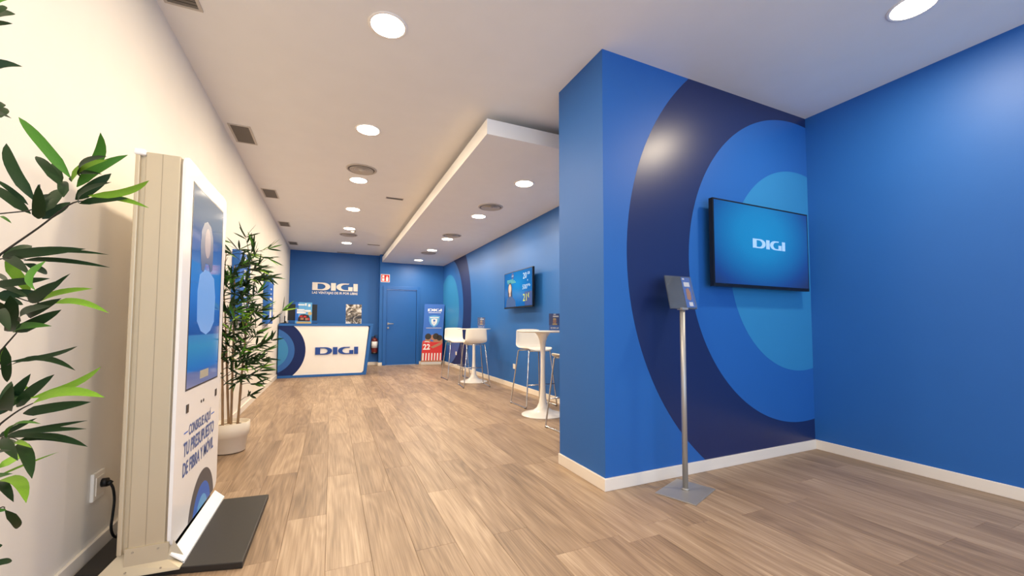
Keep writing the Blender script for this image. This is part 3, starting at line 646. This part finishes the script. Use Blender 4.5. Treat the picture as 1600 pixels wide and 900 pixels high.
# socket with plug and cable
r = thing('wall_socket', 'white wall socket low on the white wall behind the display totem', 'socket', (XL, 2.55, .27))
bevel(obj('plate', MB().box(XL, XL+.014, 2.498, 2.598, .268, .395), wplas_m, r), .004)
obj('insert', MB().box(XL+.014, XL+.017, 2.515, 2.582, .29, .372), base_m, r)
r = thing('power_cable', 'black power cable hanging from the wall socket to the totem base', 'cable', (XL, 2.56, .04))
obj('plug', MB().tube([(XL+.017, 2.565, .335), (XL+.038, 2.565, .335)], .02, 14).tube([(XL+.038, 2.565, .335), (XL+.05, 2.565, .325)], .012, 10), cord_m, r)
pth = [(XL+.045, 2.565, .33), (XL+.055, 2.572, .30), (XL+.058, 2.582, .24), (XL+.055, 2.58, .17), (XL+.052, 2.58, .11), (XL+.06, 2.6, .06), (XL+.09, 2.63, .041), (XL+.15, 2.66, .038), (XL+.2, 2.67, .038)]
def smooth(p, n=5):
    p = [Vector(a) for a in p]; out = []
    for i in range(len(p)-1):
        a, b, c, d_ = p[max(i-1, 0)], p[i], p[i+1], p[min(i+2, len(p)-1)]
        for k in range(n):
            t_ = k/n; out.append(.5*((2*b)+(c-a)*t_+(2*a-5*b+4*c-d_)*t_*t_+(3*b-a-3*c+d_)*t_**3))
    return out+[p[-1]]
obj('cable', MB().tube(smooth(pth), .0055, 8), cord_m, r)

# ================================================================== DISPLAY TOTEM
r = thing('display_totem', 'tall white and aluminium touchscreen totem on a black base', 'totem', (-.7, 2.65, 0))
XFt, TY0, TY1, TZ = -.62, 2.262, 3.04, 1.862
slab = MB().prism([(-.335, 2.17, 0), (-.33, 2.955, 0), (-.962, 3.03, 0), (-.962, 2.335, 0)], (0, 0, .03))
bevel(obj('base_slab', slab, slab_m, r), .004)
bevel(obj('body', MB().box(-.765, -.642, TY0+.004, TY1-.03, .12, TZ-.012), alu_m, r, label='aluminium housing'), .003)
obj('seam', MB().box(-.7075, -.7058, TY0+.0025, TY0+.006, .12, TZ-.014), alud_m, r)
obj('front_gap', MB().box(-.642, -.634, TY0+.012, TY1-.03, .1, TZ-.02), alud_m, r)
bevel(obj('back_flange', MB().box(-.802, -.765, TY0+.012, TY1-.02, .11, TZ-.02).box(-.80, -.783, TY0-.004, TY0+.014, .11, TZ-.03), alu_m, r), .004)
bevel(obj('top_cap', MB().box(-.806, -.765, TY0-.01, TY0+.04, TZ-.032, TZ-.004), wcap_m, r), .008, 3)
def rrect(y0, y1, z0, z1, rad):
    return corner(y1-rad, z1-rad, 0, PI/2, rad)+corner(y0+rad, z1-rad, PI/2, PI, rad)+corner(y0+rad, z0+rad, PI, 1.5*PI, rad)+corner(y1-rad, z0+rad, 1.5*PI, 2*PI, rad)
P8 = Plane((XFt, 0, 0), (0, 1, 0), (0, 0, 1), (1, 0, 0))
bevel(obj('front_plate', P8.poly(rrect(TY0, TY1, .1, TZ, .05), -.014, .014), wlac_m, r), .003)
sy0, sy1, sz0, sz1 = 2.385, 2.955, .775, 1.768
ts = bpy.data.materials.new('totem_screen'); ts.use_nodes = True; nt = ts.node_tree; b_ = nt.nodes['Principled BSDF']
b_.inputs['Base Color'].default_value = (.01, .015, .02, 1); b_.inputs['Roughness'].default_value = .06; b_.inputs['Specular IOR Level'].default_value = .8
tc = nt.nodes.new('ShaderNodeTexCoord'); sp = nt.nodes.new('ShaderNodeSeparateXYZ'); nt.links.new(tc.outputs['Object'], sp.inputs[0])
mr = nt.nodes.new('ShaderNodeMapRange'); mr.inputs[1].default_value = sz0; mr.inputs[2].default_value = sz1; nt.links.new(sp.outputs['Z'], mr.inputs[0])
rp = nt.nodes.new('ShaderNodeValToRGB'); nt.links.new(mr.outputs[0], rp.inputs['Fac'])
stops = [(0, (90, 110, 160)), (.07, (70, 100, 160)), (.08, (40, 110, 185)), (.2, (60, 140, 180)), (.255, (70, 130, 180)), (.26, (30, 70, 140)), (.45, (40, 110, 190)), (.62, (30, 120, 190)), (.63, (80, 120, 180)), (.75, (70, 110, 175)), (.86, (120, 140, 160)), (1, (130, 145, 158))]  # grey stops at the top paint a reflection into the screen colour
while len(rp.color_ramp.elements) < len(stops): rp.color_ramp.elements.new(.5)
for e, (p, c) in zip(rp.color_ramp.elements, stops): e.position = p; e.color = lin(c)
nt.links.new(rp.outputs['Color'], b_.inputs['Emission Color']); b_.inputs['Emission Strength'].default_value = .36
scr = obj('screen', P8.rect(sy0, sz0, sy1, sz1, .0002, .0006), ts, r)
obj('screen_surround', MB().strip([P8(*p, .0002) for p in ((sy0-.008, sz0-.008), (sy1+.008, sz0-.008), (sy1+.008, sz1+.008), (sy0-.008, sz1+.008), (sy0-.008, sz0-.008))], [P8(*p, .0002) for p in ((sy0, sz0), (sy1, sz0), (sy1, sz1), (sy0, sz1), (sy0, sz0))], P8.n*.0012), black_m, r)
ph = mat('lit_pale_dress', (96, 136, 190), .3, emit=.26); phh = mat('lit_hair_shade', (64, 74, 104), .3, emit=0.225); phf = mat('lit_pale_face', (132, 118, 124), .3, emit=0.275)
cyx = 2.68
obj('presenter_dress', P8.poly([(2.51, 1.10), (2.50, 1.25), (2.53, 1.34), (2.62, 1.375), (2.70, 1.375), (2.80, 1.345), (2.84, 1.24), (2.83, 1.10), (2.76, 1.05), (2.68, 1.03), (2.58, 1.05)], .001), ph, scr)
obj('presenter_hair', P8.poly([(2.54, 1.40), (2.52, 1.48), (2.53, 1.57), (2.57, 1.615), (2.63, 1.635), (2.70, 1.62), (2.745, 1.57), (2.76, 1.48), (2.75, 1.385), (2.71, 1.37), (2.69, 1.41), (2.62, 1.41), (2.59, 1.36), (2.55, 1.365)], .0016), phh, scr)
obj('presenter_face', P8.disc(2.645, 1.52, .055, .0022, rv=.08), phf, scr)
obj('screen_button', P8.rect(2.60, .80, 2.755, .842, .001), mat('lit_sand_button', (150, 140, 120), .4, emit=.2), scr)
for y in (2.40, 2.92): obj('sensor', P8.rect(y, .66, y+.035, .70, .0002, .002), black_m, r)
obj('camera_eye', P8.disc(2.645, .677, .008, .0002, .002, mb=P8.disc(2.685, .677, .008, .0002, .002)), black_m, r)
for s, v, hh, u0, u1 in (('CONSIGUE AQUÍ', .545, .052, 2.455, 2.84), ('TU PRESUPUESTO', .458, .066, 2.385, 2.92), ('DE FIBRA Y MÓVIL', .365, .066, 2.385, 2.92)):
    obj('lettering', text_mb(s, P8, u0, v, .0004, hh, u1-u0, bold=.02), print_slate, r)
obj('lettering_rule', P8.rect(2.385, .565, 2.44, .571, .0004, mb=P8.rect(2.855, .565, 2.92, .571, .0004)), print_blue, r)
for i, (R_, m) in enumerate(((.235, mat('charcoal_print', (84, 80, 82), .5)), (.165, print_blue), (.1, print_lblue))):
    obj('ring_graphic', P8.poly(clipc(2.73, .06, R_, TY0+.05, TY1-.01, .1, .4), .0004+.0004*i, .0004), m, r)
obj('kick_strip', MB().prism([(-.618, TY0, .083), (-.571, TY0, .04), (-.571, TY0, .034), (-.622, TY0, .077)], (0, .74, 0)).box(-.575, -.569, TY0, TY0+.74, .03, .04), wcap_m, r, label='white angled kick strip')
ft = MB().add([(-.772, 2.256, .135), (-.625, 2.256, .135), (-.625, 2.25, .065), (-.772, 2.25, .065), (-.572, 2.215, .036), (-.865, 2.235, .036), (-.572, 2.213, .031), (-.865, 2.233, .031), (-.772, 2.30, .135), (-.625, 2.30, .135), (-.572, 2.30, .031), (-.865, 2.30, .031)],
     [(0, 1, 2, 3), (3, 2, 4, 5), (5, 4, 6, 7), (0, 3, 5, 11, 8), (1, 9, 10, 4, 2), (8, 9, 1, 0), (5, 7, 11), (4, 10, 6)])
obj('foot', ft, alu_m, r, label='flared aluminium foot')
for x, y, z in ((-.745, 2.254, .118), (-.66, 2.254, .118), (-.76, 2.236, .048), (-.64, 2.228, .046)): obj('screw', MB().tube([(x, y, z), (x, y-.004, z+.001)], .004, 8), alud_m, r)
obj('inner_plinth', MB().box(-.78, -.64, TY0+.05, TY1-.05, .03, .12), black_m, r)

# ================================================================== POTTED BAMBOO
def leaf_mesh(k, s, m, nm='leaf'):
    b = MB(); n = 7; vs = []; fs = []
    for i in range(n+1):
        t_ = i/n; w = .5*(math.sin(PI*t_**.85)**.75 if 0 < t_ < 1 else 0); w = max(w, .03)
        z = -k*t_*t_; y = s*(t_*t_-t_*.0)
        vs += [(t_, y-w, z+.14*w*.25), (t_, y, z), (t_, y+w, z+.14*w*.25)]
    for i in range(n):
        for j in range(2): a_ = i*3+j; fs.append((a_, a_+1, a_+4, a_+3))
    b.add(vs, fs, True); me = b.mesh(nm); me.materials.append(m); return me
# local y is scaled by the leaf width, so the sickle bend is given in widths
LM = {}
def lmesh(k, s, shade):
    key = (round(k, 2), round(s, 1), shade)
    if key not in LM: LM[key] = leaf_mesh(key[0], key[1], leaf_ms[shade])
    return LM[key]
def leaf_matrix(a, bpt, w, nrm, k=0):
    X = (bpt-a); L_ = X.length; X.normalize(); Z = (nrm-X*nrm.dot(X)).normalized(); Y = Z.cross(X)
    m = Matrix.Identity(4)
    for i in range(3): m[i][0] = X[i]*L_; m[i][1] = Y[i]*w; m[i][2] = Z[i]*L_; m[i][3] = a[i]
    return m
def pot(r, x, y, R=.145, hgt=.25):
    k = R/.145
    obj('pot', MB().lathe([(.112*k, .006), (.118*k, .012), (.13*k, .135), (.141*k, .14), (.145*k, .25), (.138*k, .252), (.134*k, .225)], (x, y, 0), 40), pot_m, r)
    pt_ = list(r.children)
    obj('pot_foot', MB().lathe([(.105*k, 0), (.11*k, .008)], (x, y, 0), 40), dark_m, r)
    obj('soil', MB().lathe([(.0001, .222), (.08*k, .226), (.1355*k, .218)], (x, y, 0), 24, smooth=True), soil_m, r)
def cane(r, pts, r0, r1):
    P_ = smooth(pts, 8); n = len(P_); rs = []
    for i in range(n):
        rr = r0+(r1-r0)*i/(n-1); rs.append(rr*(1.18 if i % 5 == 0 else 1))
    obj('cane', MB().tube(P_, rs, 8), cane_m, r); return P_
r = thing('potted_bamboo', 'bushy potted bamboo in a cream pot behind the display totem', 'plant', (-.77, 4.18, 0))
bx, by = -.77, 4.18
pot(r, bx, by)
cb = [aty(354, 664, 4.14), aty(364, 664, 4.2), aty(377, 661, 4.22)]
canes = []
for (ox, oy, tx, ty, hh) in ((-.045, -.04, -.07, -.02, 1.72), (.0, .03, -.01, .0, 1.6), (.05, .02, .085, .03, 1.74), (-.02, .05, -.1, .05, 1.5)):
    canes.append(cane(r, [(bx+ox, by+oy, .2), (bx+ox*.9+tx*.3, by+oy, .7), (bx+ox*.6+tx*.7, by+oy+ty*.5, 1.2), (bx+tx, by+ty, hh)], .0105, .003))
leaves = []; twigs = MB()
def wallsafe(v): v.x = max(v.x, XL+.015); return v
def cluster(root, tip, n, L0=.12, spread=1.1, shade=None):
    d_ = (tip-root).normalized(); mid = root.lerp(tip, .5)+Vector((0, 0, .01)); twigs.tube([root, mid, tip], [.003, .0022, .0014], 4)
    for k in range(n):
        base = tip if k < n-2 else root.lerp(tip, random.uniform(.55, .9))
        dd = (d_+Vector((random.uniform(-1, 1), random.uniform(-1, 1), random.uniform(-.75, .65)))*spread*.75).normalized()
        ll = L0*random.uniform(.7, 1.15); e = wallsafe(base+dd*ll); 
        nrm = Vector((random.uniform(-.5, .5), -random.uniform(.1, 1), random.uniform(.1, 1)))
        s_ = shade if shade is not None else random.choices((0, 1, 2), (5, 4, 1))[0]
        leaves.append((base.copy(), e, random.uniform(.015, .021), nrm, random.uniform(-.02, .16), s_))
for cn in canes:
    n = len(cn)
    for k in range(24):
        i = int(n*(.26+.74*(k+random.random())/24)); i = min(i, n-1); p = cn[i]
        az = random.uniform(-2.4, 1.3) ; ln_ = random.uniform(.09, .22)*(1.15-.45*i/n)
        tip = p+Vector((math.cos(az)*ln_, math.sin(az)*ln_, random.uniform(-.02, .12)))
        cluster(p, wallsafe(tip), 7, .14)
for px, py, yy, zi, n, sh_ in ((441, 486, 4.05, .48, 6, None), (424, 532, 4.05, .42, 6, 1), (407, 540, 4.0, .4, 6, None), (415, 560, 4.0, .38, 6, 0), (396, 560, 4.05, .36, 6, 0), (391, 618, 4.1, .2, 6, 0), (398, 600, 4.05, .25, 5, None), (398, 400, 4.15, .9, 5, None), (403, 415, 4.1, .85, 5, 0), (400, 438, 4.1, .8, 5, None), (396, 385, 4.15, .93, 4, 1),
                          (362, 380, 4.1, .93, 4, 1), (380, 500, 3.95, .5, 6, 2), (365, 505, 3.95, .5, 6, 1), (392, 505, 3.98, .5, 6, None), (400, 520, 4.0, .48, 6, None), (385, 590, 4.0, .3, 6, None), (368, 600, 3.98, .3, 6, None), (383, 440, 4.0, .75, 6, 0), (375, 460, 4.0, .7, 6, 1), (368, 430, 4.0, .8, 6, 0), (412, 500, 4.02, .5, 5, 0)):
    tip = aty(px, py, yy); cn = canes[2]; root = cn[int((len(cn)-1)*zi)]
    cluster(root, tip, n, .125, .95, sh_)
obj('twigs', twigs, twig_m, r)['kind'] = 'stuff'
leaves.sort(key=lambda l: -(l[1]-l[0]).length/l[0].y)
rest = MB()
def place(rt, L_, k=None):
    for i, (a, e, w, nrm, kk, sh_) in enumerate(L_):
        o = bpy.data.objects.new('leaf', lmesh(round(kk*20)/20, 0, sh_)); put(o, rt, leaf_matrix(a, e, w, nrm))
place(r, leaves[:300])
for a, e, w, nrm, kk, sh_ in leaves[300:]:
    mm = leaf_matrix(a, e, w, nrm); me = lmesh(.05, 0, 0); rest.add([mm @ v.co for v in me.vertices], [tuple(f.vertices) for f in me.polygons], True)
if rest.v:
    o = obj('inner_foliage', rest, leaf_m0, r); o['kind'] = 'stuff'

# near plant, its pot just outside the picture
r = thing('potted_bamboo', 'close bamboo plant with long green leaves at the left edge of the picture', 'plant', (-.80, .98, 0))
pot(r, -.80, .98, .15)
nc = [cane(r, [(-.80+ox, .98+oy, .2), (-.80+ox*.8, .98+oy, .7), (-.80+ox*.5, .98+oy*.6, 1.3), (-.80+tx, .98+ty, hh)], .012, .006) for ox, oy, tx, ty, hh in ((.0, .03, -.02, .02, 1.95), (-.05, -.03, -.05, -.03, 1.85), (.04, -.04, 0, -.06, 1.75))]
def at(px, py, dd=.85): return atd(px, py, dd)
tw = MB()
def branch(pts, r0=.0028):
    p3 = [at(*p) for p in pts]; zc = p3[0].z; n0 = min(nc[0], key=lambda q: abs(q.z-(zc-.12))); P_ = smooth([n0]+p3, 5); n = len(P_)
    tw.tube(P_, [r0*(1-.6*i/n) for i in range(n)], 5)
branch([(-40, 432), (0, 398), (60, 356), (108, 320), (132, 314)]); branch([(-40, 420), (4, 404), (40, 405)], .002); branch([(-30, 590), (0, 550), (26, 520)]); branch([(-40, 500), (-5, 460), (50, 472), (85, 474)], .002)
branch([(-40, 700), (0, 663), (30, 641), (52, 630)]); branch([(-30, 590), (16, 568)], .002); branch([(-40, 700), (10, 684), (30, 688)], .002); branch([(-40, 770), (0, 755)], .002); branch([(-30, 810), (8, 796)], .002); branch([(-40, 60), (-5, 30)], .002); branch([(-40, 150), (-8, 122)], .002)
branch([(40, 330), (60, 300), (62, 288)], .0016); branch([(-40, 890), (-4, 880)], .002); branch([(-30, 210), (-10, 188)], .002)
FL = [  # base, tip (picture coordinates at the plant's real distance), width in px, shade, in-plane bend
 ((110, 278), (29, 183), 14, 1, 0), ((126, 276), (157, 207), 13, 1, -.8), ((94, 290), (56, 244), 13, 0, 0), ((54, 314), (10, 224), 15, 0, .5), ((112, 284), (168, 250), 10, 2, .4), ((120, 292), (200, 242), 12, 1, .5),
 ((118, 312), (174, 271), 18, 0, 0), ((138, 306), (233, 282), 10, 2, -.8), ((140, 310), (233, 325), 8, 2, 1.0), ((124, 318), (200, 310), 10, 0, 0), ((48, 334), (-12, 290), 13, 0, 0), ((44, 320), (-6, 281), 7, 0, 0),
 ((66, 332), (96, 296), 14, 0, 0), ((60, 342), (60, 288), 13, 0, 0), ((99, 308), (98, 283), 12, 0, 0), ((66, 342), (110, 316), 12, 0, 0), ((0, 338), (18, 349), 4, 1, 0),
 ((-20, 8), (18, -2), 9, 1, .4), ((-18, 26), (24, 22), 9, 0, .3), ((-18, 41), (20, 37), 7, 0, .2), ((-22, 120), (35, 104), 12, 0, 1.0), ((-14, 184), (12, 170), 11, 0, 0), ((-14, 193), (18, 185), 8, 0, 0), ((-10, 170), (6, 162), 8, 0, 0),
 ((4, 402), (134, 389), 14, 0, 0), ((40, 399), (170, 398), 6, 0, 0), ((4, 402), (50, 384), 17, 0, 0), ((37, 407), (172, 418), 7, 0, .4), ((8, 404), (46, 429), 13, 0, 0), ((8, 408), (47, 458), 17, 2, 0), ((38, 412), (74, 428), 10, 0, 0), ((71, 408), (56, 454), 8, 1, -1.6),
 ((-8, 446), (78, 435), 11, 0, 0), ((-8, 462), (62, 457), 13, 0, 0), ((46, 472), (100, 437), 15, 0, 0), ((58, 473), (145, 451), 9, 2, .3), ((85, 474), (170, 489), 9, 2, 1.1), ((42, 492), (96, 466), 17, 0, 0), ((16, 462), (20, 500), 20, 0, 0), ((-8, 430), (14, 446), 12, 0, 0),
 ((33, 502), (80, 478), 13, 0, 0), ((24, 519), (96, 484), 14, 0, 0), ((-6, 486), (16, 518), 18, 0, 0), ((19, 518), (23, 480), 15, 0, 0), ((-6, 470), (10, 500), 14, 0, 0), ((16, 565), (121, 541), 7, 0, -.3), ((18, 570), (118, 579), 9, 0, 1.4), ((8, 542), (-8, 622), 13, 2, -1.0),
 ((48, 622), (158, 573), 10, 2, -.6), ((52, 630), (164, 621), 15, 2, .9), ((36, 646), (142, 628), 15, 0, 0), ((26, 636), (85, 585), 14, 0, 0), ((-2, 648), (48, 584), 15, 0, 0), ((10, 640), (20, 600), 18, 0, 0), ((28, 606), (46, 608), 5, 2, .4),
 ((0, 686), (137, 657), 7, 0, .3), ((-2, 683), (58, 653), 7, 0, 0), ((10, 681), (135, 670), 8, 0, .5), ((30, 688), (137, 698), 11, 0, .8), ((10, 685), (97, 689), 9, 0, .3), ((28, 694), (50, 748), 15, 0, .3), ((-4, 690), (28, 720), 16, 0, 0), ((-4, 732), (40, 707), 10, 2, 0), ((-4, 752), (41, 786), 14, 2, .9), ((-8, 760), (20, 740), 10, 1, 0),
 ((8, 797), (27, 826), 10, 0, .3), ((-8, 798), (10, 797), 5, 1, 0), ((-10, 881), (19, 876), 9, 0, 0), ((-4, 746), (92, 706), 3, 2, 0), ((20, 706), (50, 700), 8, 2, 0), ((-6, 700), (26, 690), 14, 0, 0), ((-8, 855), (4, 852), 6, 0, 0),
]
for a, e, w, sh_, s_ in list(FL):
    if w >= 9 and random.random() < .5 and 40 < math.hypot(e[0]-a[0], e[1]-a[1]) < 95:
        g_ = random.choice((-1, 1))*random.uniform(.25, .5); q_ = random.uniform(.65, .85); dx, dy = (e[0]-a[0])*q_, (e[1]-a[1])*q_
        FL.append((a, (a[0]+dx*math.cos(g_)-dy*math.sin(g_), a[1]+dx*math.sin(g_)+dy*math.cos(g_)), w*.8, random.choice((0, 0, 1)), 0))
for i, (a, e, w, sh_, s_) in enumerate(FL):
    d0 = .85+random.uniform(-.05, .05); lp_ = math.hypot(e[0]-a[0], e[1]-a[1]); need = .105*FPX/d0; d1 = d0+random.uniform(-.02, .02)+(random.choice((-1, .6))*math.sqrt(max(0, need*need-lp_*lp_))*d0/FPX if w > 7 else 0)
    A, E_ = at(a[0], a[1], d0), at(e[0], e[1], d1)
    nrm = -ray(a[0], a[1]).normalized()+Vector((0, 0, random.uniform(.0, .4)))
    dirv = Vector((e[0]-a[0], e[1]-a[1]))
    o = bpy.data.objects.new('leaf', None)
    # in-plane bend: base shifted so that the chord keeps its ends
    key = ('f', s_, sh_)
    if key not in LM:
        b = MB(); n = 9; vs = []; fs = []
        for q_ in range(n+1):
            t_ = q_/n; ww = .5*max(.08, min(1, (t_/.22)**.7)*(1 if t_ < .5 else max(0, 1-((t_-.5)/.5)**2.0)**.8)) if 0 < t_ < 1 else (.05 if t_ == 0 else .01)
            yb = s_*4*t_*(1-t_)*.8
            zc_ = .32*t_*(1-t_)*(1 if s_ >= 0 else -1); vs += [(t_, yb-ww, zc_+.03*ww), (t_, yb, zc_), (t_, yb+ww, zc_+.03*ww)]
        for q_ in range(n):
            for j in range(2): a_ = q_*3+j; fs.append((a_, a_+1, a_+4, a_+3))
        b.add(vs, fs, True); me = b.mesh('leaf'); me.materials.append(leaf_ms[sh_]); LM[key] = me
    o = bpy.data.objects.new('leaf', LM[key]); put(o, r, leaf_matrix(A, E_, min(w, 14)*d0/FPX*1.05, nrm))
obj('twigs', tw, twig_m, r)['kind'] = 'stuff'
